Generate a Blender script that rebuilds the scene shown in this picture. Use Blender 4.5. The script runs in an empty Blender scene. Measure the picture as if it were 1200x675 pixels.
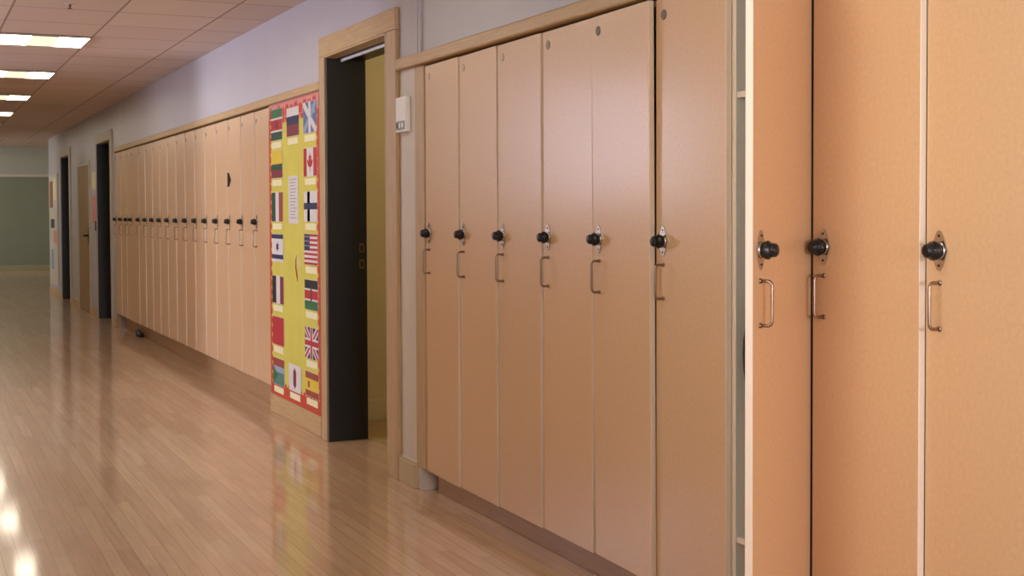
import bpy, bmesh, math, random
from mathutils import Vector, Matrix
R = math.radians
random.seed(7)
SC = bpy.context.scene
COL = SC.collection

# ------------------------------------------------------------------ materials
def lin(h):
    h = h.lstrip('#')
    out = []
    for k in (0, 2, 4):
        v = int(h[k:k+2], 16) / 255
        out.append(v / 12.92 if v <= .04045 else ((v + .055) / 1.055) ** 2.4)
    return (*out, 1)

def mat(name, hexc, rough=.5, metal=0, coat=0, coat_rough=.1, spec=.5, noise=0, nscale=40, bump=0, bscale=60, stretch=(1, 1, 1), objvar=0):
    m = bpy.data.materials.new(name); m.use_nodes = True
    nt = m.node_tree; b = nt.nodes['Principled BSDF']
    b.inputs['Base Color'].default_value = lin(hexc)
    b.inputs['Roughness'].default_value = rough
    b.inputs['Metallic'].default_value = metal
    b.inputs['Coat Weight'].default_value = coat
    b.inputs['Coat Roughness'].default_value = coat_rough
    b.inputs['Specular IOR Level'].default_value = spec
    tc = nt.nodes.new('ShaderNodeTexCoord')
    mp = nt.nodes.new('ShaderNodeMapping'); mp.inputs['Scale'].default_value = stretch
    nt.links.new(tc.outputs['Object'], mp.inputs['Vector'])
    hs = nt.nodes.new('ShaderNodeHueSaturation'); hs.inputs['Color'].default_value = lin(hexc)
    val = None
    if noise or objvar:
        nz = nt.nodes.new('ShaderNodeTexNoise'); nz.inputs['Scale'].default_value = nscale
        nz.inputs['Detail'].default_value = 4
        nt.links.new(mp.outputs['Vector'], nz.inputs['Vector'])
        mr = nt.nodes.new('ShaderNodeMapRange')
        mr.inputs['From Min'].default_value = .25; mr.inputs['From Max'].default_value = .75
        mr.inputs['To Min'].default_value = 1 - noise; mr.inputs['To Max'].default_value = 1 + noise
        nt.links.new(nz.outputs['Fac'], mr.inputs['Value'])
        val = mr.outputs['Result']
        if objvar:
            oi = nt.nodes.new('ShaderNodeObjectInfo')
            mr2 = nt.nodes.new('ShaderNodeMapRange')
            mr2.inputs['To Min'].default_value = 1 - objvar; mr2.inputs['To Max'].default_value = 1 + objvar
            nt.links.new(oi.outputs['Random'], mr2.inputs['Value'])
            mu = nt.nodes.new('ShaderNodeMath'); mu.operation = 'MULTIPLY'
            nt.links.new(val, mu.inputs[0]); nt.links.new(mr2.outputs['Result'], mu.inputs[1])
            val = mu.outputs[0]
        nt.links.new(val, hs.inputs['Value'])
        nt.links.new(hs.outputs['Color'], b.inputs['Base Color'])
    if bump:
        bn = nt.nodes.new('ShaderNodeTexNoise'); bn.inputs['Scale'].default_value = bscale
        nt.links.new(mp.outputs['Vector'], bn.inputs['Vector'])
        bp = nt.nodes.new('ShaderNodeBump'); bp.inputs['Strength'].default_value = bump
        bp.inputs['Distance'].default_value = .002
        nt.links.new(bn.outputs['Fac'], bp.inputs['Height'])
        nt.links.new(bp.outputs['Normal'], b.inputs['Normal'])
    return m

def emit(name, col, strength):
    m = bpy.data.materials.new(name); m.use_nodes = True
    nt = m.node_tree; nt.nodes.clear()
    e = nt.nodes.new('ShaderNodeEmission'); e.inputs['Color'].default_value = (*col, 1); e.inputs['Strength'].default_value = strength
    o = nt.nodes.new('ShaderNodeOutputMaterial'); nt.links.new(e.outputs[0], o.inputs[0])
    return m

M = {}
M['laminate'] = mat('locker_laminate', '#d5ae83', .36, spec=.5, coat=.35, coat_rough=.2, noise=.06, nscale=90, bump=.03, bscale=18, objvar=.03)
M['edge'] = mat('pale_edge_band', '#e3d3bd', .45)
M['carcass'] = mat('carcass_board', '#c9c5b8', .5, noise=.03)
M['wood'] = mat('light_oak_trim', '#bf9f70', .42, noise=.14, nscale=9, stretch=(9, .7, 9))
M['woodv'] = mat('oak_trim_upright', '#b89970', .42, noise=.16, nscale=9, stretch=(9, 9, .7))
M['kick'] = mat('brown_plinth', '#b08a60', .4, noise=.1, nscale=8, stretch=(8, .6, 8))
M['paint'] = mat('grey_lilac_wall_paint', '#b8b5bd', .38, noise=.025, nscale=3, bump=.05, bscale=90)
M['strip'] = mat('white_wall_paint', '#cfc6b8', .4, noise=.03, nscale=6)
M['cream'] = mat('cream_wall_paint', '#cbbd95', .6, noise=.03, nscale=5)
M['creambase'] = mat('cream_skirting', '#bfab88', .42)
M['cream2'] = mat('pale_grey_door_frame', '#b8b19f', .45)
M['green'] = mat('sage_green_board', '#868a78', .55, noise=.04, nscale=4)
M['upend'] = mat('pale_green_wall_paint', '#b6b8ab', .55, noise=.03, nscale=4)
M['olive'] = mat('olive_skirting', '#a29c78', .5)
M['dark'] = mat('dark_door_paint', '#131213', .42, noise=.1, nscale=20)
M['black'] = mat('black_plastic', '#0c0c0d', .32)
M['rubber'] = mat('black_rubber', '#111010', .6)
M['chrome'] = mat('polished_chrome', '#c9c6c2', .22, metal=1)
M['nickel'] = mat('satin_bronze_pull', '#a08a76', .34, metal=1)
M['brass'] = mat('worn_brass', '#7d6546', .45, metal=1)
M['disc'] = mat('grey_number_disc', '#8d8578', .5, metal=.3)
M['discdark'] = mat('dark_number_disc', '#6d665c', .5, metal=.3)
M['discpale'] = mat('pale_number_disc', '#c2a98c', .5)
M['white'] = mat('white_plastic', '#f0efee', .35)
M['greyp'] = mat('grey_plastic', '#8b8c90', .4)
M['vinyl'] = mat('room_floor_vinyl', '#a88e62', .4, noise=.06, nscale=14)
M['frame'] = mat('lamp_frame_metal', '#9a8f86', .45, metal=.2)
M['yellow'] = mat('yellow_backing_paper', '#cfc450', .65, noise=.06, nscale=6)
M['red'] = mat('red_paper_border', '#c2432a', .6, noise=.05, nscale=14)
M['doorwood'] = mat('brown_door_veneer', '#98794e', .42, noise=.1, nscale=8, stretch=(8, 8, .6))
M['pink'] = mat('pink_paper', '#d98f86', .65)
M['hardware'] = mat('dark_bronze_hardware', '#2d251d', .35, metal=.6)
M['leather'] = mat('dark_brown_leather', '#241812', .45, noise=.15, nscale=30)
M['fabric'] = mat('black_bag_fabric', '#121214', .8, bump=.3, bscale=300)
M['paper'] = mat('white_paper', '#e6e0e0', .65)
M['lampglow'] = emit('lamp_diffuser', (1, .90, .72), 12.5)
M['lampdim'] = emit('lamp_center_lens', (1, .86, .60), 1.1)
for n, h in dict(f_red='#b3272c', f_maroon='#7d2a35', f_green='#2f6b3c', f_dgreen='#1f4a35', f_black='#1b1b1d', f_navy='#232a4e',
                 f_white='#d6d0ca', f_yellow='#d9bd35', f_blue='#5b6c94', f_sky='#8fa0b5', f_rb='#98402f', f_caption='#e9e2b4', f_bluegreen='#4f7f72').items():
    M[n] = mat('print_' + n[2:], h, .62)

# floor: narrow strip maple boards running down the corridor, under a glossy finish
def floor_mat():
    m = bpy.data.materials.new('varnished_maple_strips'); m.use_nodes = True
    nt = m.node_tree; b = nt.nodes['Principled BSDF']; L = nt.links.new
    tc = nt.nodes.new('ShaderNodeTexCoord')
    mp = nt.nodes.new('ShaderNodeMapping'); mp.inputs['Rotation'].default_value = (0, 0, R(90))
    L(tc.outputs['Object'], mp.inputs['Vector'])
    br = nt.nodes.new('ShaderNodeTexBrick')
    br.inputs['Color1'].default_value = lin('#cdac8b'); br.inputs['Color2'].default_value = lin('#bd9776')
    br.inputs['Mortar'].default_value = lin('#8d6c4c')
    br.inputs['Scale'].default_value = 1; br.inputs['Mortar Size'].default_value = .0011; br.inputs['Mortar Smooth'].default_value = .2
    br.inputs['Bias'].default_value = -.1
    br.inputs['Brick Width'].default_value = .85; br.inputs['Row Height'].default_value = .057
    br.offset = .37; br.offset_frequency = 3; br.squash = 1.3; br.squash_frequency = 4
    L(mp.outputs['Vector'], br.inputs['Vector'])
    mp2 = nt.nodes.new('ShaderNodeMapping'); mp2.inputs['Scale'].default_value = (22, 1.1, 1)
    L(tc.outputs['Object'], mp2.inputs['Vector'])
    nz = nt.nodes.new('ShaderNodeTexNoise'); nz.inputs['Scale'].default_value = 3; nz.inputs['Detail'].default_value = 5
    L(mp2.outputs['Vector'], nz.inputs['Vector'])
    mr = nt.nodes.new('ShaderNodeMapRange'); mr.inputs['From Min'].default_value = .3; mr.inputs['From Max'].default_value = .7
    mr.inputs['To Min'].default_value = .88; mr.inputs['To Max'].default_value = 1.1
    L(nz.outputs['Fac'], mr.inputs['Value'])
    hs = nt.nodes.new('ShaderNodeHueSaturation'); L(br.outputs['Color'], hs.inputs['Color']); L(mr.outputs['Result'], hs.inputs['Value'])
    L(hs.outputs['Color'], b.inputs['Base Color'])
    b.inputs['Roughness'].default_value = .38
    b.inputs['Coat Weight'].default_value = .85; b.inputs['Coat Roughness'].default_value = .09
    bz = nt.nodes.new('ShaderNodeTexNoise'); bz.inputs['Scale'].default_value = 5; bz.inputs['Detail'].default_value = 2
    L(mp.outputs['Vector'], bz.inputs['Vector'])
    add = nt.nodes.new('ShaderNodeMath'); add.operation = 'MULTIPLY_ADD'; add.inputs[1].default_value = -.25
    L(br.outputs['Fac'], add.inputs[0]); L(bz.outputs['Fac'], add.inputs[2])
    bp = nt.nodes.new('ShaderNodeBump'); bp.inputs['Strength'].default_value = .12; bp.inputs['Distance'].default_value = .003
    L(add.outputs[0], bp.inputs['Height'])
    L(bp.outputs['Normal'], b.inputs['Coat Normal']); L(bp.outputs['Normal'], b.inputs['Normal'])
    return m
M['floor'] = floor_mat()

TILE = .607; TX = -.322; LY = 9.553      # ceiling grid: tile pitch, first line off the locker wall, near edge of the nearest lamp in view
def ceiling_mat():
    m = bpy.data.materials.new('acoustic_ceiling_tiles'); m.use_nodes = True
    nt = m.node_tree; b = nt.nodes['Principled BSDF']; L = nt.links.new
    tc = nt.nodes.new('ShaderNodeTexCoord')
    mp = nt.nodes.new('ShaderNodeMapping'); mp.inputs['Location'].default_value = (-TX + 20 * TILE, -LY + 40 * TILE, 0)
    L(tc.outputs['Object'], mp.inputs['Vector'])
    br = nt.nodes.new('ShaderNodeTexBrick'); br.offset = 0; br.squash = 1
    br.inputs['Color1'].default_value = lin('#d3c4b8'); br.inputs['Color2'].default_value = lin('#cdbdb1')
    br.inputs['Mortar'].default_value = lin('#94806f')
    br.inputs['Scale'].default_value = 1; br.inputs['Mortar Size'].default_value = .007; br.inputs['Mortar Smooth'].default_value = .1
    br.inputs['Brick Width'].default_value = TILE; br.inputs['Row Height'].default_value = TILE
    L(mp.outputs['Vector'], br.inputs['Vector'])
    L(br.outputs['Color'], b.inputs['Base Color'])
    b.inputs['Roughness'].default_value = .8
    nz = nt.nodes.new('ShaderNodeTexNoise'); nz.inputs['Scale'].default_value = 120
    L(tc.outputs['Object'], nz.inputs['Vector'])
    bp = nt.nodes.new('ShaderNodeBump'); bp.inputs['Strength'].default_value = .3; bp.inputs['Distance'].default_value = .003
    L(nz.outputs['Fac'], bp.inputs['Height']); L(bp.outputs['Normal'], b.inputs['Normal'])
    return m
M['ceil'] = ceiling_mat()

def glass_mat():
    m = bpy.data.materials.new('window_glass'); m.use_nodes = True
    nt = m.node_tree; nt.nodes.clear(); L = nt.links.new
    t = nt.nodes.new('ShaderNodeBsdfTransparent'); g = nt.nodes.new('ShaderNodeBsdfGlossy'); g.inputs['Roughness'].default_value = .02
    f = nt.nodes.new('ShaderNodeFresnel'); f.inputs['IOR'].default_value = 1.45
    x = nt.nodes.new('ShaderNodeMixShader'); o = nt.nodes.new('ShaderNodeOutputMaterial')
    L(f.outputs[0], x.inputs[0]); L(t.outputs[0], x.inputs[1]); L(g.outputs[0], x.inputs[2]); L(x.outputs[0], o.inputs[0])
    return m
M['glass'] = glass_mat()

# ------------------------------------------------------------------ mesh building
class MB:
    def __init__(s):
        s.bm = bmesh.new(); s.mats = []
    def mi(s, m):
        m = M[m] if isinstance(m, str) else m
        if m not in s.mats: s.mats.append(m)
        return s.mats.index(m)
    def box(s, x0, x1, y0, y1, z0, z1, m, bevel=0, seg=2, facemat=None):
        i = s.mi(m)
        r = bmesh.ops.create_cube(s.bm, size=1)
        vs = r['verts']
        for v in vs:
            v.co = Vector(((x0 + x1) / 2 + v.co.x * (x1 - x0), (y0 + y1) / 2 + v.co.y * (y1 - y0), (z0 + z1) / 2 + v.co.z * (z1 - z0)))
        fs = {f for v in vs for f in v.link_faces}
        for f in fs:
            f.normal_update(); f.material_index = i
            if facemat:
                for axis, mm in facemat:
                    if f.normal.dot(Vector(axis)) > .9: f.material_index = s.mi(mm)
        if bevel:
            es = list({e for v in vs for e in v.link_edges})
            bmesh.ops.bevel(s.bm, geom=es, offset=bevel, segments=seg, profile=.5, affect='EDGES', clamp_overlap=True)
        return s
    def lathe(s, prof, m, origin=(0, 0, 0), axis='-x', n=24):
        """prof: list of (radius, distance along the axis)"""
        i = s.mi(m); o = Vector(origin)
        if axis == '-x': f = lambda r, d, a: o + Vector((-d, r * math.cos(a), r * math.sin(a)))
        elif axis == 'z': f = lambda r, d, a: o + Vector((r * math.cos(a), r * math.sin(a), d))
        elif axis == '-z': f = lambda r, d, a: o + Vector((r * math.cos(a), -r * math.sin(a), -d))
        rings = []
        for r, d in prof:
            rings.append([s.bm.verts.new(f(max(r, 1e-5), d, 2 * math.pi * k / n)) for k in range(n)])
        for a, b in zip(rings, rings[1:]):
            for k in range(n):
                fc = s.bm.faces.new((a[k], a[(k + 1) % n], b[(k + 1) % n], b[k])); fc.material_index = i; fc.smooth = True
        for rg, rev in ((rings[0], True), (rings[-1], False)):
            fc = s.bm.faces.new(rg[::-1] if rev else rg); fc.material_index = i
        return s
    def tube(s, pts, rad, m, n=10):
        i = s.mi(m); pts = [Vector(p) for p in pts]; rings = []
        up = None
        for k, p in enumerate(pts):
            t = (pts[min(k + 1, len(pts) - 1)] - pts[max(k - 1, 0)]).normalized()
            if up is None:
                up = Vector((0, 1, 0)) if abs(t.y) < .9 else Vector((1, 0, 0))
            a = t.cross(up).normalized(); b = a.cross(t).normalized()
            rings.append([s.bm.verts.new(p + rad * (a * math.cos(2 * math.pi * j / n) + b * math.sin(2 * math.pi * j / n))) for j in range(n)])
        for A, B in zip(rings, rings[1:]):
            for j in range(n):
                fc = s.bm.faces.new((A[j], A[(j + 1) % n], B[(j + 1) % n], B[j])); fc.material_index = i; fc.smooth = True
        for rg in (rings[0][::-1], rings[-1]):
            fc = s.bm.faces.new(rg); fc.material_index = i
        return s
    def prism(s, poly, x0, x1, m):
        """polygon in (y, z), extruded from x0 (front, -x) to x1"""
        i = s.mi(m)
        a = [s.bm.verts.new((x0, y, z)) for y, z in poly]; b = [s.bm.verts.new((x1, y, z)) for y, z in poly]
        n = len(poly)
        for fc in [s.bm.faces.new(a), s.bm.faces.new(b[::-1])] + [s.bm.faces.new((a[k], b[k], b[(k + 1) % n], a[(k + 1) % n])) for k in range(n)]:
            fc.material_index = i
        return s
    def build(s, name, parent=None, loc=(0, 0, 0)):
        bmesh.ops.recalc_face_normals(s.bm, faces=s.bm.faces)
        me = bpy.data.meshes.new(name); s.bm.to_mesh(me); s.bm.free()
        for m in s.mats: me.materials.append(m)
        o = bpy.data.objects.new(name, me); COL.objects.link(o); o.location = loc
        if parent: o.parent = parent
        return o

def tag(o, label, cat, group=None):
    o['label'] = label; o['category'] = cat
    if group: o['group'] = group
    return o
def struct(o):
    o['kind'] = 'structure'; return o
def empty(name, loc, rz=0):
    o = bpy.data.objects.new(name, None); COL.objects.link(o); o.location = loc; o.rotation_euler.z = rz
    o.empty_display_size = .1
    return o
def copy_tree(o, parent=None):
    c = o.copy(); COL.objects.link(c)
    if parent: c.parent = parent
    for ch in o.children: copy_tree(ch, c)
    return c

# ------------------------------------------------------------------ dimensions (metres). Locker fronts lie in x = 0, the corridor runs to +y
P = .3997                  # locker width
YA = 5.551                 # far end of the near bank
ZB, ZT = .098, 1.928       # near bank door bottom / top
PL = .405                  # far bank
YB = 8.335                 # near end of the far bank
LB, LT = .160, 1.950
CZ = 2.503                 # ceiling
XL = -2.44                 # left wall
YC = 22.77                 # the locker wall ends here
YE = 31.9                  # end wall
Y0 = -5.0
DEP = .5
D1 = (6.015, 7.045); D1Z = 2.135          # near doorway clear opening
D2 = (15.50, 16.68); D3 = (19.66, 20.79); DZ = 2.13
DW = (17.42, 18.68); DWZ = 1.95
SIDE = (7.3, 10.15)         # unseen side corridor, shaped to bound the daylight on the opposite wall
SX = -6.4
WY = (8.85, 10.0)        # unseen glazing at its end
HW = (10.4, 12.0, 1.3, 2.44)   # unseen high glazing past it, added for sheen on the locker doors
CZL = 2.80               # lobby ceiling

# ------------------------------------------------------------------ setting
struct(MB().box(-7, 5, Y0 - .1, YE + .2, -.1, 0, 'floor').build('floor'))
struct(MB().box(-7, 5, Y0 - .1, YC, CZ, CZ + .1, 'ceil').build('ceiling'))
struct(MB().box(-7, 5, YC - .1, YE + .2, CZL, CZL + .1, 'ceil').build('ceiling_lobby'))

# right wall: upper wall above the lockers plus the solid pieces around the openings
w = MB()
T = .18
w.box(0, DEP + .1, Y0, YA + .07, 1.955, CZ, 'paint')                 # over near bank
w.box(0, T, YA + .07, D1[0], 0, 1.96, 'strip'); w.box(0, T, YA + .07, D1[0], 1.96, CZ, 'paint')
w.box(0, T, D1[0], D1[1], D1Z, CZ, 'paint')
w.box(0, T, D1[1], YB, 0, CZ, 'paint')
w.box(0, DEP + .1, YB, 15.24, 1.975, CZ, 'paint')
w.box(0, T, 15.24, D2[0], 0, CZ, 'paint')
w.box(0, T, D2[0], D2[1], DZ, CZ, 'paint')
w.box(0, T, D2[1], DW[0], 0, CZ, 'paint')
w.box(0, T, DW[0], DW[1], DWZ, CZ, 'paint')
w.box(0, T, DW[1], D3[0], 0, CZ, 'paint')
w.box(0, T, D3[0], D3[1], DZ, CZ, 'paint')
w.box(0, T, D3[1], YC, 0, CZ, 'paint')
w.box(DEP, DEP + .1, Y0, YA, 0, 1.955, 'paint')
w.box(DEP, DEP + .1, YB, 15.24, 0, 1.975, 'paint')
w.box(T, 5, YC - .15, YC, 0, CZ, 'paint')
struct(w.build('wall_right'))
w = MB()
w.box(XL - .15, XL, Y0, -1.4, 0, CZ, 'paint'); w.box(XL - .15, XL, 2.6, SIDE[0], 0, CZ, 'paint')
w.box(XL - .15, XL, -1.4, 2.6, 0, .85, 'paint'); w.box(XL - .15, XL, -1.4, 2.6, 2.3, CZ, 'paint')
w.box(XL - .15, XL, SIDE[1], HW[0], 0, CZ, 'paint'); w.box(XL - .15, XL, HW[1], YC, 0, CZ, 'paint')
w.box(XL - .15, XL, HW[0], HW[1], 0, HW[2], 'paint'); w.box(XL - .15, XL, HW[0], HW[1], HW[3], CZ, 'paint')
w.box(-7, XL - .15, YC - .15, YC, 0, CZ, 'paint')
w.box(SX, XL - .15, SIDE[0] - .15, SIDE[0], 0, CZ, 'paint')
w.box(SX, -5.2, SIDE[1], SIDE[1] + .15, 0, CZ, 'paint'); w.box(-2.7, XL - .15, SIDE[1], SIDE[1] + .15, 0, CZ, 'paint')
w.box(-5.2, -2.7, SIDE[1], SIDE[1] + .15, 0, 1.3, 'paint'); w.box(-5.2, -2.7, SIDE[1], SIDE[1] + .15, 2.44, CZ, 'paint')
w.box(SX - .15, SX, SIDE[0] - .15, SIDE[1] + .15, 0, .6, 'paint')
w.box(SX - .15, SX, SIDE[0] - .15, SIDE[1] + .15, 2.42, CZ, 'paint')
w.box(SX - .15, SX, SIDE[0] - .15, WY[0], .6, 2.42, 'paint')
w.box(SX - .15, SX, WY[1], SIDE[1] + .15, .6, 2.42, 'paint')
struct(w.build('wall_left'))
b = MB()
b.box(XL, XL + .016, Y0, SIDE[0], 0, .11, 'wood', .004)
b.box(XL, XL + .016, SIDE[1], YC, 0, .11, 'wood', .004)
struct(b.build('baseboard_left'))
b = MB()
b.box(XL, XL + .012, Y0, SIDE[0] - .16, .11, .80, 'wood', .003); b.box(XL, XL + .012, SIDE[1] + .16, YC - .2, .11, 1.25, 'wood', .003)
b.box(SX, XL - .16, SIDE[1] - .012, SIDE[1], 0, 1.25, 'wood', .003)
struct(b.build('trim_7'))  # unseen tan wainscot, added for warm bounce and reflection in the lockers
w = MB()
BW = (-2.2, -.2, 1.0, 2.35)
w.box(-7, BW[0], Y0 - .1, Y0, 0, CZ, 'paint'); w.box(BW[1], 5, Y0 - .1, Y0, 0, CZ, 'paint')
w.box(BW[0], BW[1], Y0 - .1, Y0, 0, BW[2], 'paint'); w.box(BW[0], BW[1], Y0 - .1, Y0, BW[3], CZ, 'paint')
struct(w.build('wall_back'))
w = MB()
w.box(-7, 5, YE, YE + .15, 0, CZL, 'upend')
w.box(-7, 5, YE - .02, YE, .1, 2.13, 'green')
struct(w.build('wall_end'))
struct(MB().box(-7, 5, YE - .045, YE, 2.13, 2.20, 'strip', .006).build('trim_8'))
struct(MB().box(-7, 5, YE - .04, YE, 0, .12, 'olive', .006).build('baseboard_end'))
w = MB()
w.box(5, 5.1, YC, YE, 0, CZL, 'upend'); w.box(-7, 5, YC - .1, YC, CZ + .1, CZL, 'upend')
w.box(-7.15, -7, YC, 25, 0, CZL, 'upend'); w.box(-7.15, -7, 30, YE, 0, CZL, 'upend'); w.box(-7.15, -7, 25, 30, 0, .9, 'upend'); w.box(-7.15, -7, 25, 30, 2.3, CZL, 'upend')
struct(w.build('wall_lobby'))
# unseen windows, most of them added to throw daylight on lockers and lobby
def window(n, x, y0, y1, z0, z1, mull):
    wr = struct(empty('window_%d' % n, (x - .075, (y0 + y1) / 2, z0)))
    hw = (y1 - y0) / 2; h = z1 - z0
    f = MB()
    for k in range(mull + 1):
        y = -hw + .03 + (2 * hw - .06) * k / mull
        f.box(-.03, .03, y - .03, y + .03, 0, h, 'white', .004)
    for z in (.03, h - .03): f.box(-.028, .028, -hw, hw, z - .03, z + .03, 'white', .004)
    f.build('window_frame', wr)
    MB().box(-.004, .004, -hw + .02, hw - .02, .02, h - .02, 'glass').build('window_pane', wr)
    MB().box(-.05, .12, -hw - .04, hw + .04, -.03, 0, 'white', .006).build('window_sill', wr)
    return wr
window(1, SX, WY[0], WY[1], .6, 2.42, 1)
window(2, XL, -1.4, 2.6, .85, 2.3, 3)  # unseen, added to light the near lockers from the front
window(5, XL, *HW, 2)  # unseen, added for cool sheen on the doors and light on the ceiling
wc = window(6, 0, -1.25, 1.25, 1.3, 2.44, 2)  # unseen, added so its reflection puts a sheen on the upper doors
wc.location = (-3.95, SIDE[1] + .075, 1.3); wc.rotation_euler.z = R(-90)
window(4, -7, 25, 30, .9, 2.3, 4)  # unseen, added to brighten the lobby end wall
wb = window(3, 0, -1.0, 1.0, BW[2], BW[3], 2)  # unseen, added behind the camera to light the open locker door
wb.location = ((BW[0] + BW[1]) / 2, Y0 - .05, BW[2]); wb.rotation_euler.z = R(90)

# long wooden trims and plinths
def trim(n, x0, x1, y0, y1, z0, z1, m='wood', bev=.006):
    return struct(MB().box(x0, x1, y0, y1, z0, z1, m, bev).build('trim_%d' % n))
trim(1, -.028, .05, Y0 + .3, 5.865, 1.937, 1.990)
trim(2, -.016, .05, 7.17, 15.24, 1.962, 2.012)
trim(3, -.004, .05, YA + .004, YA + .120, .105, 1.937, 'woodv', .003)      # filler between white strip and near bank
b = MB().box(.055, .075, Y0, YA, 0, ZB - .003, 'kick', .002)
struct(b.build('baseboard_near_lockers'))
struct(MB().box(.09, .11, YB, YB + 17 * PL, 0, LB - .004, 'kick', .002).build('baseboard_far_lockers'))
struct(MB().box(-.012, .02, 7.19, YB, 0, .118, 'wood', .004).build('baseboard_pinboard'))
b = MB().box(-.022, .078, YA + .11, 5.866, 0, .112, 'creambase', .004)
b.box(-.014, .07, YA + .113, 5.864, .112, .122, 'strip', .004)
struct(b.build('baseboard_pillar'))
b = MB()
for y0, y1 in ((YB + 17 * PL, D2[0] - .12), (D2[1] + .12, DW[0] - .1), (DW[1] + .1, D3[0] - .12), (D3[1] + .12, YC)):
    if y1 > y0 + .02: b.box(-.014, 0, y0, y1, 0, .1, 'wood', .003)
struct(b.build('baseboard_far'))

# doorways
def doorway(n, y0, y1, zt, cw, leaf, cwf=.1, m='woodv'):
    r = struct(empty('door_%d' % n, (0, (y0 + y1) / 2, 0)))
    yc = (y0 + y1) / 2; a, bb = y0 - yc, y1 - yc
    c = MB()
    c.box(-.022, .0, bb, bb + cwf, 0, zt, m, .004)
    c.box(-.022, .0, a - cw, a, 0, zt, m, .004)
    c.box(-.022, .0, a - cw, bb + cwf, zt, zt + .105, 'wood' if m == 'woodv' else m, .004)
    c.build('casing', r)
    e = MB()                                           # light inner edge of the frame
    e.box(-.024, .05, a, a + .012, 0, zt, m, .003)
    e.box(-.024, .05, a, bb, zt - .012, zt, 'wood', .003)
    e.build('frame', r)
    j = MB()
    j.box(-.012, .215, bb - .016, bb, 0, zt, 'dark', .003)
    j.box(.05, .215, a, a + .016, 0, zt, 'dark', .003)
    j.box(.05, .215, a + .016, bb - .016, zt - .016, zt, 'dark', .003)
    j.build('jamb', r)
    if leaf:
        d = MB().box(.17, .21, a + .018, bb - .018, .006, zt - .018, 'dark', .003).build('leaf', r)
        h = MB()
        h.tube([(.17, a + .1, 1.0), (.12, a + .1, 1.0), (.11, a + .11, 1.0), (.11, a + .22, 1.0)], .009, 'nickel')
        h.lathe([(.026, 0), (.026, .006)], 'nickel', (.17, a + .1, 1.0))
        h.build('door_handle', d)
    return r
d1 = doorway(1, D1[0], D1[1], D1Z, .135, False)
doorway(2, D2[0], D2[1], DZ, .10, True, .05, 'cream2')
doorway(3, D3[0], D3[1], DZ, .10, True, .05, 'cream2')
hy = (D1[1] - D1[0]) / 2
for z in (.985, 1.075):
    o = MB().box(.168, .196, hy - .0185, hy - .0155, z - .026, z + .026, 'brass', .001)
    o.box(.176, .189, hy - .0195, hy - .018, z - .014, z + .014, 'hardware').build('strike_plate', d1)
MB().box(.066, .078, -hy + .016, hy - .016, D1Z - .030, D1Z - .016, 'white', .002).build('seal_strip', d1)

# the room behind the near doorway
w = MB()
w.box(T, 2.8, 7.64, 7.74, 0, CZ, 'cream')
w.box(2.8, 2.9, YA + .07, 7.74, 0, CZ, 'cream')
w.box(DEP + .1, 2.8, YA + .0, YA + .07, 0, CZ, 'cream')
w.box(T, T + .02, D1[1] + .02, 7.64, 0, CZ, 'cream')
struct(w.build('wall_room'))
struct(MB().box(.216, 2.8, YA + .07, 7.64, 0, .003, 'vinyl').build('floor_room'))
b = MB().box(.216, 2.8, 7.622, 7.64, .003, .13, 'cream', .003)
struct(b.build('baseboard_room'))

# brown wooden door down the corridor
r = struct(empty('door_4', (0, (DW[0] + DW[1]) / 2, 0)))
h2 = (DW[1] - DW[0]) / 2
c = MB()
for s in (-1, 1): c.box(-.02, .02, min(s * h2, s * (h2 - .05)), max(s * h2, s * (h2 - .05)), 0, DWZ - .05, 'cream2', .004)
c.box(-.02, .02, -h2, h2, DWZ - .05, DWZ, 'cream2', .004)
c.build('casing', r)
lf = MB().box(-.008, .035, -h2 + .05, h2 - .05, .008, DWZ - .05, 'doorwood', .003).build('leaf', r)
h = MB().lathe([(.034, 0), (.034, .008), (.014, .012), (.013, .05)], 'hardware', (-.008, -h2 + .17, 1.0))
h.tube([(-.045, -h2 + .17, 1.0), (-.06, -h2 + .20, 1.0), (-.058, -h2 + .33, .995)], .014, 'hardware')
h.box(-.016, -.008, -h2 + .12, -h2 + .22, .88, 1.10, 'hardware', .003)
h.build('door_handle', lf)

# ------------------------------------------------------------------ lockers
def door_mesh(width, height):
    m = MB()
    m.box(0, .019, .002, width - .002, .002, height - .002, 'edge', .0014, 1, facemat=[((-1, 0, 0), 'laminate')])
    # the bevel kept the faces' own materials
    return m
def make_lock(door, y, z):
    pl = MB()
    n = 20; poly = []
    for k in range(4):                                   # a round plate drawn out to a point above and below
        pass
    for k in range(n):
        a = 2 * math.pi * k / n
        ry = .026 * math.cos(a); s = math.sin(a)
        poly.append((y + ry * (1 - .25 * abs(s)), z + .047 * s * (abs(s) ** .6)))
    pl.prism(poly, -.004, 0, 'chrome')
    pl.lathe([(.021, .004), (.019, .007)], 'chrome', (0, y, z), n=20)
    for s in (-1, 1): pl.lathe([(.0035, .004), (.0025, .0055)], 'hardware', (0, y, z + s * .034), n=10)
    p = pl.build('lock_plate', door)
    d = MB()
    d.lathe([(.0165, .006), (.018, .009), (.020, .012), (.022, .016), (.0225, .020), (.022, .023), (.0165, .026), (.0155, .034), (.0145, .040), (.012, .043), (.004, .0435)], 'black', (0, y, z), n=28)
    for k in range(12):                                  # knurled grip and the index marks
        a = 2 * math.pi * k / 12
        yy, zz = y + .0155 * math.cos(a), z + .0155 * math.sin(a)
        d.tube([(-.027, yy, zz), (-.040, yy * 1 - .0008 * math.cos(a), zz - .0008 * math.sin(a))], .0014, 'black', 5)
    d.box(-.0245, -.0232, y - .0007, y + .0007, z + .017, z + .021, 'white')
    d.build('lock_dial', door)
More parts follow.
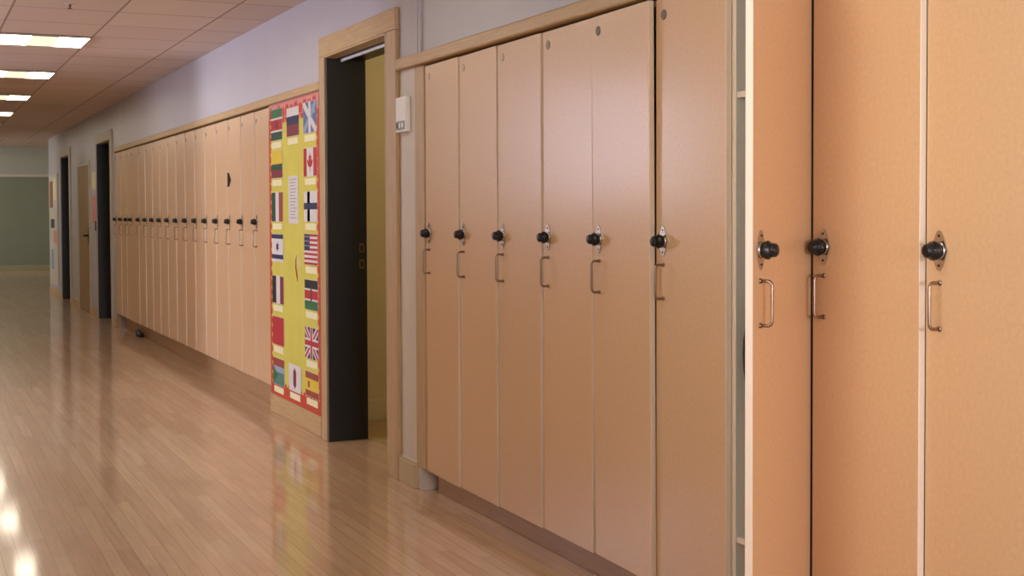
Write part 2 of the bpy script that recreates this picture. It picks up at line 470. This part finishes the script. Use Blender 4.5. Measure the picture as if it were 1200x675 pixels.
def make_handle(door, y, z0, z1):
    pts = []
    rr = .012; out = -.030
    pts.append((0, y, z0))
    pts.append((out + rr, y, z0))
    for k in range(1, 6):
        a = R(90) * k / 6
        pts.append((out + rr - rr * math.sin(a), y, z0 + rr - rr * math.cos(a)))
    pts.append((out, y, z0 + rr)); pts.append((out, y, z1 - rr))
    for k in range(1, 6):
        a = R(90) * k / 6
        pts.append((out + rr - rr * math.cos(a), y, z1 - rr + rr * math.sin(a)))
    pts.append((out + rr, y, z1)); pts.append((0, y, z1))
    h = MB().tube(pts, .0042, 'nickel', 10)
    for z in (z0, z1): h.lathe([(.0068, 0), (.0068, .002), (.005, .004)], 'nickel', (0, y, z), n=14)
    h.build('handle', door)
def carcass(width, height, shelves):
    c = MB(); t = .017; x0 = .0205
    fm = [((-1, 0, 0), 'edge')]
    c.box(x0, DEP - .004, .0005, t, 0, height, 'carcass', facemat=fm)
    c.box(x0, DEP - .004, width - t, width - .0005, 0, height, 'carcass', facemat=fm)
    c.box(x0, DEP - .004, t, width - t, 0, t, 'carcass', facemat=fm)
    c.box(x0, DEP - .004, t, width - t, height - t, height, 'carcass', facemat=fm)
    c.box(DEP - .012, DEP - .004, t, width - t, t, height - t, 'carcass')
    return c
def make_locker(width, zb, zt, lz, hz0, hz1, disc):
    root = empty('locker', (0, 0, zb))
    H = zt - zb
    carcass(width, H, ()).build('carcass', root)
    door = door_mesh(width, H).build('door', root)
    make_lock(door, width - .048, lz - zb)
    make_handle(door, width - .048, hz0 - zb, hz1 - zb)
    MB().lathe([(.016, 0), (.016, .0015), (.0145, .0022)], disc, (0, width - .05, 1.876 - zb if zb < .13 else 1.885 - zb), n=24).build('number_disc', door)
    hg = MB()
    for z in (.16, H / 2, H - .16):
        hg.tube([(-.0035, .0045, z - .03), (-.0035, .0045, z + .03)], .0032, 'brass', 8)
    return root, door, hg

near, ndoor, hg = make_locker(P, ZB, ZT, 1.178, 1.0, 1.105, 'disc')
hg.bm.free()
ORD = ['first', 'second', 'third', 'fourth', 'fifth', 'sixth', 'seventh', 'eighth', 'ninth', 'tenth', 'eleventh', 'twelfth', 'thirteenth', 'fourteenth', 'fifteenth', 'sixteenth', 'seventeenth']
NEAR_LABELS = [
    'tan laminate locker right beside the white wall strip and its wood filler',
    'tan laminate locker second along from the white wall strip',
    'tan laminate locker third along from the white wall strip',
    'tan laminate locker fourth along from the white wall strip',
    'tan locker with a dark number disc and its pale door edge standing proud',
    'tan locker closed right beside the open locker, grey number disc near its top',
    'tan locker standing open, its door swung out, pale shelves and black bag inside',
    'tan closed locker just behind the swung open door, on its hinge side',
    'tan closed locker second past the swung open one, with a pale seam before it',
    'tan closed locker third past the swung open one, cut by the edge of view',
]
near_disc = {0: 'discpale', 1: 'discpale', 2: 'discpale', 3: 'disc', 4: 'discdark', 5: 'discdark'}
lockers = []
for i in range(10):
    o = near if i == 0 else copy_tree(near)
    o.location = (0, YA - (i + 1) * P, ZB)
    tag(o, NEAR_LABELS[i], 'locker', 'wooden lockers near the camera')
    lockers.append(o)
def kid(o, stem):
    return [c for c in o.children if c.name.split('.')[0] == stem][0]
for i, o in enumerate(lockers):
    d = kid(o, 'door')
    back = .004 if i >= 5 else 0
    d.location = (-.005 + back, 0, 0)
    d.rotation_euler = (0, 0, -.016 + random.uniform(-.003, .003))
    if i in near_disc:
        c = kid(d, 'number_disc')
        me = c.data.copy(); me.materials.clear(); me.materials.append(M[near_disc[i]]); c.data = me
# door five: sagging, hinge edge proud at the top
d5 = kid(lockers[4], 'door'); d5.location = (-.010, 0, 0); d5.rotation_euler = (0, -.005, -.030)
# the open one
do = kid(lockers[6], 'door'); do.location = (-.006, .005, 0); do.rotation_euler = (0, 0, R(123))
d7 = kid(lockers[7], 'door'); d7.location = (-.009, 0, 0); d7.rotation_euler = (0, 0, -.006)
lk = lockers[6]
for z in (.33, 1.60):
    MB().box(.023, DEP - .013, .0175, P - .0175, z - ZB - .009, z - ZB + .009, 'carcass', .001, facemat=[((-1, 0, 0), 'edge')]).build('shelf', lk)
MB().tube([(.006, .0105, .002), (.006, .0105, ZT - ZB - .002)], .0075, 'hardware', 10).build('hinge', lk)
hk = MB().tube([(.105, P - .0175, 1.40 - ZB), (.105, P - .04, 1.40 - ZB), (.105, P - .05, 1.39 - ZB), (.105, P - .055, 1.42 - ZB)], .004, 'chrome', 8)
hk.build('coat_hook', lk)
# black bag hanging in the open locker
bag = empty('bag', (.089, YA - 6 * P - .148, .655))
b = MB(); n = 24; i = b.mi('fabric'); rings = []
for k in range(11):
    t = k / 10; z = .42 * t
    wy = .13 * (1 - abs(2 * t - 1) ** 2.2) ** .5 + .002; wx = .08 * (1 - abs(2 * t - 1) ** 2.2) ** .5 + .002
    rings.append([b.bm.verts.new((wx * math.copysign(abs(math.cos(a)) ** .7, math.cos(a)), wy * math.copysign(abs(math.sin(a)) ** .7, math.sin(a)), z)) for a in [2 * math.pi * j / n for j in range(n)]])
for A, B in zip(rings, rings[1:]):
    for j in range(n):
        fc = b.bm.faces.new((A[j], A[(j + 1) % n], B[(j + 1) % n], B[j])); fc.smooth = True; fc.material_index = i
b.bm.faces.new(rings[0][::-1]); b.bm.faces.new(rings[-1])
b.build('body', bag)
MB().tube([(0, -.05, .39), (0, .02, .60), (.014, .09, .735), (.018, .10, .737), (.02, .098, .72), (.018, .08, .60), (0, .04, .39)], .007, 'fabric', 8).build('strap', bag)
tag(bag, 'black cloth bag hanging inside the open locker', 'bag')

far, fdoor, hg = make_locker(PL, LB, LT, 1.215, 1.05, 1.158, 'disc')
hg.bm.free()
fl = []
for i in range(17):
    o = far if i == 0 else copy_tree(far)
    o.location = (0, YB + i * PL, LB)
    if i == 0: lab = 'tan locker right beside the red edged flag board'
    elif i == 2: lab = 'tan locker third past the flag board, dark triangular mark high on its door'
    elif i == 16: lab = 'tan locker at the far end of the long bank, next to the dark far doorway'
    else: lab = 'tan locker in the long bank, %s counted from the flag board' % ORD[i]
    tag(o, lab, 'locker', 'lockers beyond the flag board')
    fl.append(o)
    d = kid(o, 'door'); d.location = (-.004 + random.uniform(-.001, .001), 0, 0)
    d.rotation_euler = (0, 0, -.012 + random.uniform(-.004, .004))
# the dark mark on the third locker: a small black three-cornered knob
MB().prism([(PL - .10, 1.515 - LB), (PL - .03, 1.565 - LB), (PL - .03, 1.465 - LB)], -.012, 0, 'black').build('badge', kid(fl[2], 'door'))
kid(fl[13], 'door').rotation_euler.z = .03

# end panel closing the far bank
trim(5, .0, .05, YB + 17 * PL + .002, 15.24, 0, 1.962, 'woodv', .003)

# shoe under the far bank
sh = empty('shoe', (.05, 14.0, 0), R(6)); sh.scale = (.68, .68, .72)
def loft(sections, m, name, parent):
    b = MB(); i = b.mi(m); n = 14; rings = []
    for y, w, z0, z1 in sections:
        rings.append([b.bm.verts.new((w * math.cos(a), y, (z0 + z1) / 2 + (z1 - z0) / 2 * math.sin(a))) for a in [2 * math.pi * j / n for j in range(n)]])
    for A, B in zip(rings, rings[1:]):
        for j in range(n):
            fc = b.bm.faces.new((A[j], A[(j + 1) % n], B[(j + 1) % n], B[j])); fc.smooth = True; fc.material_index = i
    b.bm.faces.new(rings[0][::-1]); b.bm.faces.new(rings[-1])
    return b.build(name, parent)
loft([(-.13, .02, .018, .04), (-.115, .035, .012, .055), (-.06, .044, .012, .065), (0, .038, .012, .085), (.05, .036, .012, .105), (.10, .037, .012, .112), (.125, .028, .014, .105), (.132, .015, .02, .09)], 'leather', 'upper', sh)
loft([(-.137, .018, .002, .016), (-.12, .038, 0, .018), (-.06, .048, 0, .018), (.01, .038, 0, .018), (.08, .038, 0, .022), (.125, .032, 0, .022), (.137, .015, .002, .02)], 'rubber', 'sole', sh)
tag(sh, 'small dark shoe on the floor, tucked under the long locker bank', 'shoe')

# ------------------------------------------------------------------ flag board
by0, by1, bz0, bz1 = 7.185, 8.315, .12, 1.955
pb = empty('pinboard', (0, (by0 + by1) / 2, bz0))
hyb = (by1 - by0) / 2; hb = bz1 - bz0
MB().box(-.0097, -.001, -hyb, hyb, 0, hb, 'yellow', .002).build('backing', pb)
def scallop(fr, poly_fn): pass
b = MB()
bw = .035
b.box(-.0105, -.0096, hyb - bw, hyb, 0, hb, 'red'); b.box(-.0105, -.0096, -hyb, -hyb + bw, 0, hb, 'red')
b.box(-.0105, -.0096, -hyb + bw, hyb - bw, 0, .075, 'red'); b.box(-.0105, -.0096, -hyb + bw, hyb - bw, hb - .10, hb, 'red')
k = 0
z = .05
while z < hb - .05:                                     # wavy inner edge
    for s in (-1, 1):
        b.lathe([(.022, 0), (.022, .0022)], 'red', (-.0085, s * (hyb - bw), z), n=12)
    z += .06
y = -hyb + .07
while y < hyb - .05:
    b.lathe([(.03, 0), (.03, .0022)], 'red', (-.0085, y, hb - .10), n=12); b.lathe([(.022, 0), (.022, .0022)], 'red', (-.0085, y, .075), n=12)
    y += .07
b.build('border', pb)
hd = MB().box(-.0112, -.0104, -hyb + .004, hyb - .004, hb - .095, hb - .006, 'pink')
y = hyb - .06; k = 0
while y > -hyb + .06:                                   # cut-out red shapes along the heading
    hh = (.075, .066, .078, .06)[k % 4]
    hd.prism([(y - .038, hb - .09), (y + .038, hb - .09), (y + .042, hb - .09 + hh * .6), (y + .02, hb - .09 + hh), (y, hb - .09 + hh * .8), (y - .02, hb - .09 + hh), (y - .042, hb - .09 + hh * .6)], -.0122, -.0111, 'red')
    y -= .098; k += 1
hd.build('heading_strip', pb)
tag(pb, 'tall yellow paper board of flag pictures with a wavy red border', 'pinboard')
# photograph columns and rows on the board: centre y of each column, then top and bottom heights
def zof(py, yy):             # height on the board for a photo row measured at board depth yy
    return 1.267 + (253.2 - py + .0) / 1542 * (yy * .9086 + 2.12 * .4176)
COLS = {'L': 8.115, 'C': 7.735, 'R': 7.365}
def card(name, col, py0, py1, draw, label, cat='flag picture', cap=True, w=.27, group='flag pictures on the yellow board', rz=0):
    yc = COLS[col]; z1 = zof(py0, yc); z0 = zof(py1, yc)
    o = MB()
    h = z1 - z0
    o.box(-.0015, 0, -w / 2 - .002, w / 2 + .002, -.002, h + .002, 'f_white')
    def q(u0, u1, v0, v1, m, lift=.0006):              # u from the viewer's left (far end) to right, v from the top
        o.box(-.0015 - lift, -.0012, w / 2 - u1 * w, w / 2 - u0 * w, h * (1 - v1), h * (1 - v0), m)
    def poly(pts, m, lift=.0012):
        o.prism([(w / 2 - u * w, h * (1 - v)) for u, v in pts], -.0015 - lift, -.0012, m)
    draw(q, poly)
    if cap: o.box(-.0012, 0, -w * .42, w * .42, -.05, -.012, 'f_caption')
    ob = o.build(name, None, (-.0108, yc, z0))
    ob.rotation_euler.x = R(rz)
    tag(ob, label, cat, group)
    return ob
def fl_L1(q, p): q(0, 1, 0, .28, 'f_green'); q(0, 1, .28, .34, 'f_white'); q(0, 1, .34, .68, 'f_red'); q(.35, .65, .4, .62, 'f_maroon', .001); q(0, 1, .68, .74, 'f_white'); q(0, 1, .74, 1, 'f_dgreen')
def fl_L2(q, p): q(0, 1, 0, .5, 'f_yellow'); q(0, 1, .5, .72, 'f_dgreen'); q(0, 1, .72, 1, 'f_maroon')
def fl_L3(q, p): q(0, .36, 0, 1, 'f_dgreen'); q(.36, .66, 0, 1, 'f_white'); q(.66, 1, 0, 1, 'f_rb')
def fl_L4(q, p):
    q(0, 1, 0, .16, 'f_navy'); q(0, 1, .16, .74, 'f_white'); q(0, 1, .74, .9, 'f_navy')
    p([(.5, .27), (.62, .54), (.38, .54)], 'f_navy'); p([(.5, .63), (.62, .36), (.38, .36)], 'f_navy', .0014)
def fl_L5(q, p): q(0, .36, 0, 1, 'f_black'); q(.36, .7, 0, 1, 'f_white'); q(.7, 1, 0, 1, 'f_maroon')
def fl_L6(q, p): q(0, 1, 0, 1, 'f_red')
def fl_L7(q, p): q(0, 1, 0, .3, 'f_rb'); q(0, 1, .3, .52, 'f_sky'); q(0, 1, .52, 1, 'f_bluegreen'); p([(0, .3), (.45, .65), (0, 1)], 'f_green')
def fl_C1(q, p): q(0, 1, 0, .3, 'f_white'); q(0, 1, .3, .6, 'f_navy'); q(0, 1, .6, 1, 'f_maroon')
def fl_C3(q, p): q(0, 1, 0, 1, 'f_white'); p([(.5, .1), (.62, .25), (.62, .75), (.5, .9), (.38, .75), (.38, .25)], 'f_maroon')
def fl_R1(q, p):
    q(0, 1, 0, 1, 'f_blue'); p([(0, 0), (.14, 0), (1, .86), (1, 1), (.86, 1), (0, .14)], 'f_white'); p([(1, 0), (.86, 0), (0, .86), (0, 1), (.14, 1), (1, .14)], 'f_sky', .0014)
    q(.42, .58, 0, 1, 'f_white', .0018); q(.64, .9, .12, .4, 'f_sky', .0016)
def fl_R2(q, p):
    q(0, .25, 0, 1, 'f_red'); q(.25, .75, 0, 1, 'f_white'); q(.75, 1, 0, 1, 'f_red')
    p([(.5, .15), (.54, .3), (.6, .27), (.58, .47), (.67, .38), (.71, .5), (.62, .66), (.52, .68), (.515, .85), (.485, .85), (.48, .68), (.38, .66), (.29, .5), (.33, .38), (.42, .47), (.40, .27), (.46, .3)], 'f_red')
def fl_R3(q, p): q(0, 1, 0, 1, 'f_white'); q(.26, .46, 0, 1, 'f_navy'); q(0, 1, .38, .6, 'f_navy', .0009)
def fl_R4(q, p):
    for k in range(7): q(0, 1, k * 2 / 13, (k * 2 + 1) / 13, 'f_red')
    for k in range(6): q(0, 1, (k * 2 + 1) / 13, (k * 2 + 2) / 13, 'f_white')
    q(0, .42, 0, 7 / 13, 'f_navy', .001)
    for a in range(4):
        for c in range(3): q(.05 + a * .09, .08 + a * .09, .06 + c * .15, .10 + c * .15, 'f_white', .0014)
def fl_R5(q, p):
    q(0, 1, 0, .29, 'f_black'); q(0, 1, .29, .35, 'f_white'); q(0, 1, .35, .64, 'f_red'); q(0, 1, .64, .70, 'f_white'); q(0, 1, .70, 1, 'f_green')
    p([(.5, .2), (.57, .35), (.57, .65), (.5, .8), (.43, .65), (.43, .35)], 'f_maroon')
def fl_R6(q, p):
    q(0, 1, 0, 1, 'f_navy')
    p([(0, 0), (.16, 0), (1, .84), (1, 1), (.84, 1), (0, .16)], 'f_white', .0009); p([(1, 0), (.84, 0), (0, .84), (0, 1), (.16, 1), (1, .16)], 'f_white', .0011)
    p([(0, 0), (.06, 0), (1, .94), (1, 1), (.94, 1), (0, .06)], 'f_red', .0013); p([(1, 0), (.94, 0), (0, .94), (0, 1), (.06, 1), (1, .06)], 'f_red', .0015)
    q(.40, .60, 0, 1, 'f_white', .0017); q(0, 1, .35, .65, 'f_white', .0018); q(.44, .56, 0, 1, 'f_red', .0020); q(0, 1, .42, .58, 'f_red', .0021)
def fl_R7(q, p): q(0, 1, 0, .27, 'f_rb'); q(0, 1, .27, .75, 'f_yellow'); q(0, 1, .75, 1, 'f_rb'); q(.2, .34, .38, .64, 'f_rb', .001)
F = 'flag_picture'
card(F, 'L', 131, 167, fl_L1, 'flag picture banded green, red and green, topmost in the far column')
card(F, 'L', 179, 211, fl_L2, 'flag picture of yellow over dark green and maroon, under the green-red-green one')
card(F, 'L', 228, 262, fl_L3, 'flag picture of upright green, white and rust bands')
card(F, 'L', 277, 309, fl_L4, 'white flag picture with two navy stripes and a navy star', cap=False)
card(F, 'L', 326, 358, fl_L5, 'flag picture of upright black, white and maroon bands')
card(F, 'L', 374, 407, fl_L6, 'plain red flag picture in the far column of the board')
card(F, 'L', 423, 454, fl_L7, 'flag picture with rust, pale blue and green parts, lowest in the far column')
card(F, 'C', 129, 162, fl_C1, 'flag picture banded white, navy and maroon, top of the middle column')
card(F, 'C', 431, 462, fl_C3, 'white flag picture with a maroon upright emblem, bottom of the middle column')
card(F, 'R', 122, 158, fl_R1, 'blue-grey flag picture with pale diagonal bars, top by the door casing')
card(F, 'R', 176, 209, fl_R2, 'red and white flag picture with a red maple leaf')
card(F, 'R', 227, 262, fl_R3, 'white flag picture with a navy cross')
card(F, 'R', 277, 313, fl_R4, 'flag picture of red and white stripes with a starred navy corner')
card(F, 'R', 331, 366, fl_R5, 'flag picture banded black, red and green with thin white lines')
card(F, 'R', 387, 424, fl_R6, 'navy flag picture with red and white crossed bars')
card(F, 'R', 440, 469, fl_R7, 'flag picture banded red, yellow and red, bottom by the door casing')
def sheet(q, p):
    for k in range(13): q(.14, .86 - .1 * (k % 3), .06 + k * .068, .078 + k * .068, 'greyp', .0005)
card('notice_sheet', 'C', 209, 264, sheet, 'tall white sheet of typed text in the middle of the flag board', 'notice', cap=False, w=.21, group=None)
def leaf(q, p): pass
lf = MB()
pts = [(.00, .0), (.02, .03), (.045, .08), (.04, .13), (.015, .16), (.03, .12), (.025, .08), (.0, .04)]
lf.prism([(y, z) for y, z in pts], -.0015, 0, 'f_rb'); lf.prism([(y - .05, z * .6 + .08) for y, z in pts], -.0012, 0, 'f_white')
tag(lf.build('paper_cutout', None, (-.0108, 7.66, zof(333, 7.66))), 'small curled brown paper cut-out on the yellow board under the white sheet', 'paper cut-out')

# ------------------------------------------------------------------ things on the white strip and the wall
cb = empty('wall_control_box', (0, 5.795, 1.645))
MB().box(-.026, 0, -.062, .075, 0, .165, 'white', .006, 3).build('cover', cb)
b = MB().box(-.028, -.026, -.052, .066, .012, .052, 'greyp', .001)
for k in range(3): b.box(-.030, -.028, -.04 + k * .036, -.016 + k * .036, .02, .044, 'white' if k != 2 else 'black', .001)
b.build('button_panel', cb)
tag(cb, 'white wall box with small grey button panel on the white strip beside the doorway', 'wall box')
cr = MB().box(-.012, 0, 5.575, 5.60, 1.992, CZ - .001, 'paint', .002)
cr.box(-.009, 0, 5.613, 5.622, 1.992, CZ - .001, 'paint', .002)
tag(cr.build('cable_raceway'), 'slim painted cable raceway running up the wall above the white strip', 'cable cover')

# far notices
def pin(name, y0, y1, z0, z1, m, label, cat, t=.003, x=0, group=None):
    return tag(MB().box(x - t, x, -(y1 - y0) / 2, (y1 - y0) / 2, 0, z1 - z0, m, min(t * .3, .002)).build(name, None, (0, (y0 + y1) / 2, z0)), label, cat, group)
pin('poster', 16.95, 17.25, 1.16, 1.50, 'pink', 'pink paper poster beside the brown wooden door', 'poster')
pin('poster', 16.93, 17.22, 1.58, 1.80, 'f_caption', 'pale paper poster above the pink one beside the brown wooden door', 'poster')
pin('light_switch', 16.87, 16.96, 1.07, 1.19, 'hardware', 'small dark wall switch under the pink poster', 'switch', .012)
nb = empty('notice_board', (0, 21.95, .16))
MB().box(-.02, -.001, -.62, .62, 0, 1.74, 'strip', .004).build('panel', nb)
tag(nb, 'tall pale notice board at the far corner past the second dark doorway', 'notice board')
G = 'papers on the far notice board'
pin('paper', 21.45, 21.85, 1.50, 1.84, 'f_caption', 'cream paper high on the far notice board', 'paper', .003, -.02, G)
pin('paper', 21.95, 22.40, 1.38, 1.80, 'f_rb', 'rust coloured paper high on the far notice board', 'paper', .003, -.02, G)
pin('paper', 21.75, 22.30, 1.06, 1.20, 'f_black', 'dark paper halfway up the far notice board', 'paper', .003, -.02, G)
pin('paper', 21.45, 21.90, .82, 1.02, 'pink', 'pink paper below the dark one on the far notice board', 'paper', .003, -.02, G)
pin('paper', 21.9, 22.3, .40, .72, 'f_sky', 'pale blue paper low on the far notice board', 'paper', .003, -.02, G)

# ------------------------------------------------------------------ ceiling lights
def make_light():
    r = empty('ceiling_light', (0, 0, CZ))
    h = TILE / 2
    f = MB()
    f.box(-h, h, -h, -h + .018, -.014, -.001, 'frame', .003); f.box(-h, h, h - .018, h, -.014, -.001, 'frame', .003)
    f.box(-h, -h + .014, -h + .018, h - .018, -.014, -.001, 'frame', .003); f.box(h - .014, h, -h + .018, h - .018, -.014, -.001, 'frame', .003)
    f.build('frame', r)
    for a, c in ((-h + .014, -.09), (.09, h - .014)):
        MB().box(a, c, -h + .018, h - .018, -.010, -.001, 'lampglow').build('diffuser', r)
    MB().box(-.09, .09, -h + .018, h - .018, -.011, -.001, 'lampdim').build('center_lens', r)
    return r
lp = make_light()
VIS = ['square ceiling light panel nearest the sprinkler head', 'second square ceiling light panel on from the sprinkler head', 'third square ceiling light panel on from the sprinkler head',
       'fourth square ceiling light panel on from the sprinkler head', 'fifth square ceiling light panel on from the sprinkler head', 'sixth square ceiling light panel on from the sprinkler head']
ys = [(LY + k * TILE * 4 + TILE / 2, VIS[k]) for k in range(6)]
ys += [(LY - 4 * TILE - .35 + TILE / 2, 'square ceiling light panel before the sprinkler head, level with the near doorway'),
       (LY - 8 * TILE + TILE / 2, 'square ceiling light panel above the near lockers'),
       (LY - 12 * TILE + TILE / 2, 'square ceiling light panel over the camera end of the corridor'),
       (LY - 18 * TILE + TILE / 2, 'square ceiling light panel at the back of the corridor behind the camera')]
for i, (yy, lab) in enumerate(ys):
    o = lp if i == 0 else copy_tree(lp)
    o.location = (TX - 1.5 * TILE, yy, CZ)
    tag(o, lab, 'ceiling light', 'square ceiling light panels')
for xx, yy, lab in ((-1.2, YE - 1.5, 'square ceiling light panel close to the green end wall'), (-4.3, YE - 1.5, 'added ceiling light panel in the left side of the far lobby by the green wall'),
                    (1.9, YE - 1.5, 'added ceiling light panel in the right side of the far lobby by the green wall'), (-4.3, YE - 5.5, 'added ceiling light panel in the left side of the far lobby by the corridor mouth')):
    o = copy_tree(lp); o.location = (xx, yy, CZL); tag(o, lab, 'ceiling light', 'square ceiling light panels')  # the side panels are unseen, added to brighten the lobby
# sprinkler head
sp = empty('sprinkler_head', (-1.233, 8.13, CZ))
MB().lathe([(.03, 0), (.028, .003), (.016, .005)], 'ceil', axis='-z').build('escutcheon', sp)
MB().lathe([(.007, .005), (.007, .015), (.005, .018)], 'brass', axis='-z', n=14).build('body', sp)
MB().lathe([(.003, .018), (.003, .024), (.014, .025), (.014, .027), (.004, .028)], 'hardware', axis='-z', n=16).build('deflector', sp)
tag(sp, 'small brass sprinkler head in the ceiling tile before the nearest light', 'sprinkler')

# ------------------------------------------------------------------ light
def area(name, loc, rot, sx, sy, power, col):
    l = bpy.data.lights.new(name, 'AREA'); l.shape = 'RECTANGLE'; l.size = sx; l.size_y = sy; l.energy = power; l.color = col
    o = bpy.data.objects.new(name, l); COL.objects.link(o); o.location = loc; o.rotation_euler = rot
    return o
area('near_fill_light', (XL - .45, .6, 1.6), (0, R(-90), 0), 1.5, 4.0, 75, (1.0, .96, .93))  # added fill for the near lockers
area('back_fill_light', ((BW[0] + BW[1]) / 2, Y0 - .3, 1.7), (R(90), 0, 0), 2.0, 1.4, 260, (.97, .92, 1.0))  # added fill from behind the camera for the open door
area('window_daylight', (SX - .3, (WY[0] + WY[1]) / 2, 1.52), (0, R(-90), 0), 1.8, 1.15, 230, (.80, .82, 1.0))
area('high_sheen_light', (XL - .25, 11.2, 1.87), (0, R(-90), 0), 1.1, 1.55, 14, (.82, .82, 1.0))  # added for the cool sheen on the locker doors
area('corner_sheen_light', (-3.95, SIDE[1] + .3, 1.87), (R(-90), 0, 0), 2.4, 1.1, 52, (.84, .82, 1.0))  # added to be mirrored as sheen in the upper doors
area('lobby_fill_light', (-7.35, 27.5, 1.6), (0, R(-90), 0), 1.4, 5, 240, (.95, 1.0, .96))  # added fill for the lobby end wall
rl = bpy.data.lights.new('room_lamp', 'POINT'); rl.energy = 14; rl.color = (1, .86, .55); rl.shadow_soft_size = .15
ro = bpy.data.objects.new('room_lamp', rl); COL.objects.link(ro); ro.location = (1.3, 6.5, 2.2)
wd = bpy.data.worlds.new('World'); SC.world = wd; wd.use_nodes = True
bg = wd.node_tree.nodes['Background']; bg.inputs[0].default_value = (.6, .72, 1, 1); bg.inputs[1].default_value = 1.0

# ------------------------------------------------------------------ camera
cd = bpy.data.cameras.new('camera'); cam = bpy.data.objects.new('camera', cd); COL.objects.link(cam)
f_px, yaw, pitch, roll, cy, hc, D = 1541.95, .43083, .03056, -.00392, 296.77, 1.26726, 2.12283
fw = Vector((math.sin(yaw) * math.cos(pitch), math.cos(yaw) * math.cos(pitch), -math.sin(pitch)))
r0 = Vector((math.cos(yaw), -math.sin(yaw), 0)); u0 = r0.cross(fw)
r2 = math.cos(roll) * r0 + math.sin(roll) * u0; u2 = -math.sin(roll) * r0 + math.cos(roll) * u0
cam.matrix_world = Matrix(((r2.x, u2.x, -fw.x, -D), (r2.y, u2.y, -fw.y, 0), (r2.z, u2.z, -fw.z, hc), (0, 0, 0, 1)))
cd.sensor_width = 36; cd.lens = f_px * 36 / 1200
cd.shift_y = (cy - 337.5) / 1200
cd.clip_start = .05
SC.camera = cam

SC.view_settings.view_transform = 'Standard'; SC.view_settings.look = 'None'
SC.view_settings.gamma = 1; SC.view_settings.use_curve_mapping = False
SC.view_settings.exposure = .2
SC.cycles.max_bounces = 10; SC.cycles.diffuse_bounces = 6
SC.cycles.use_denoising = True
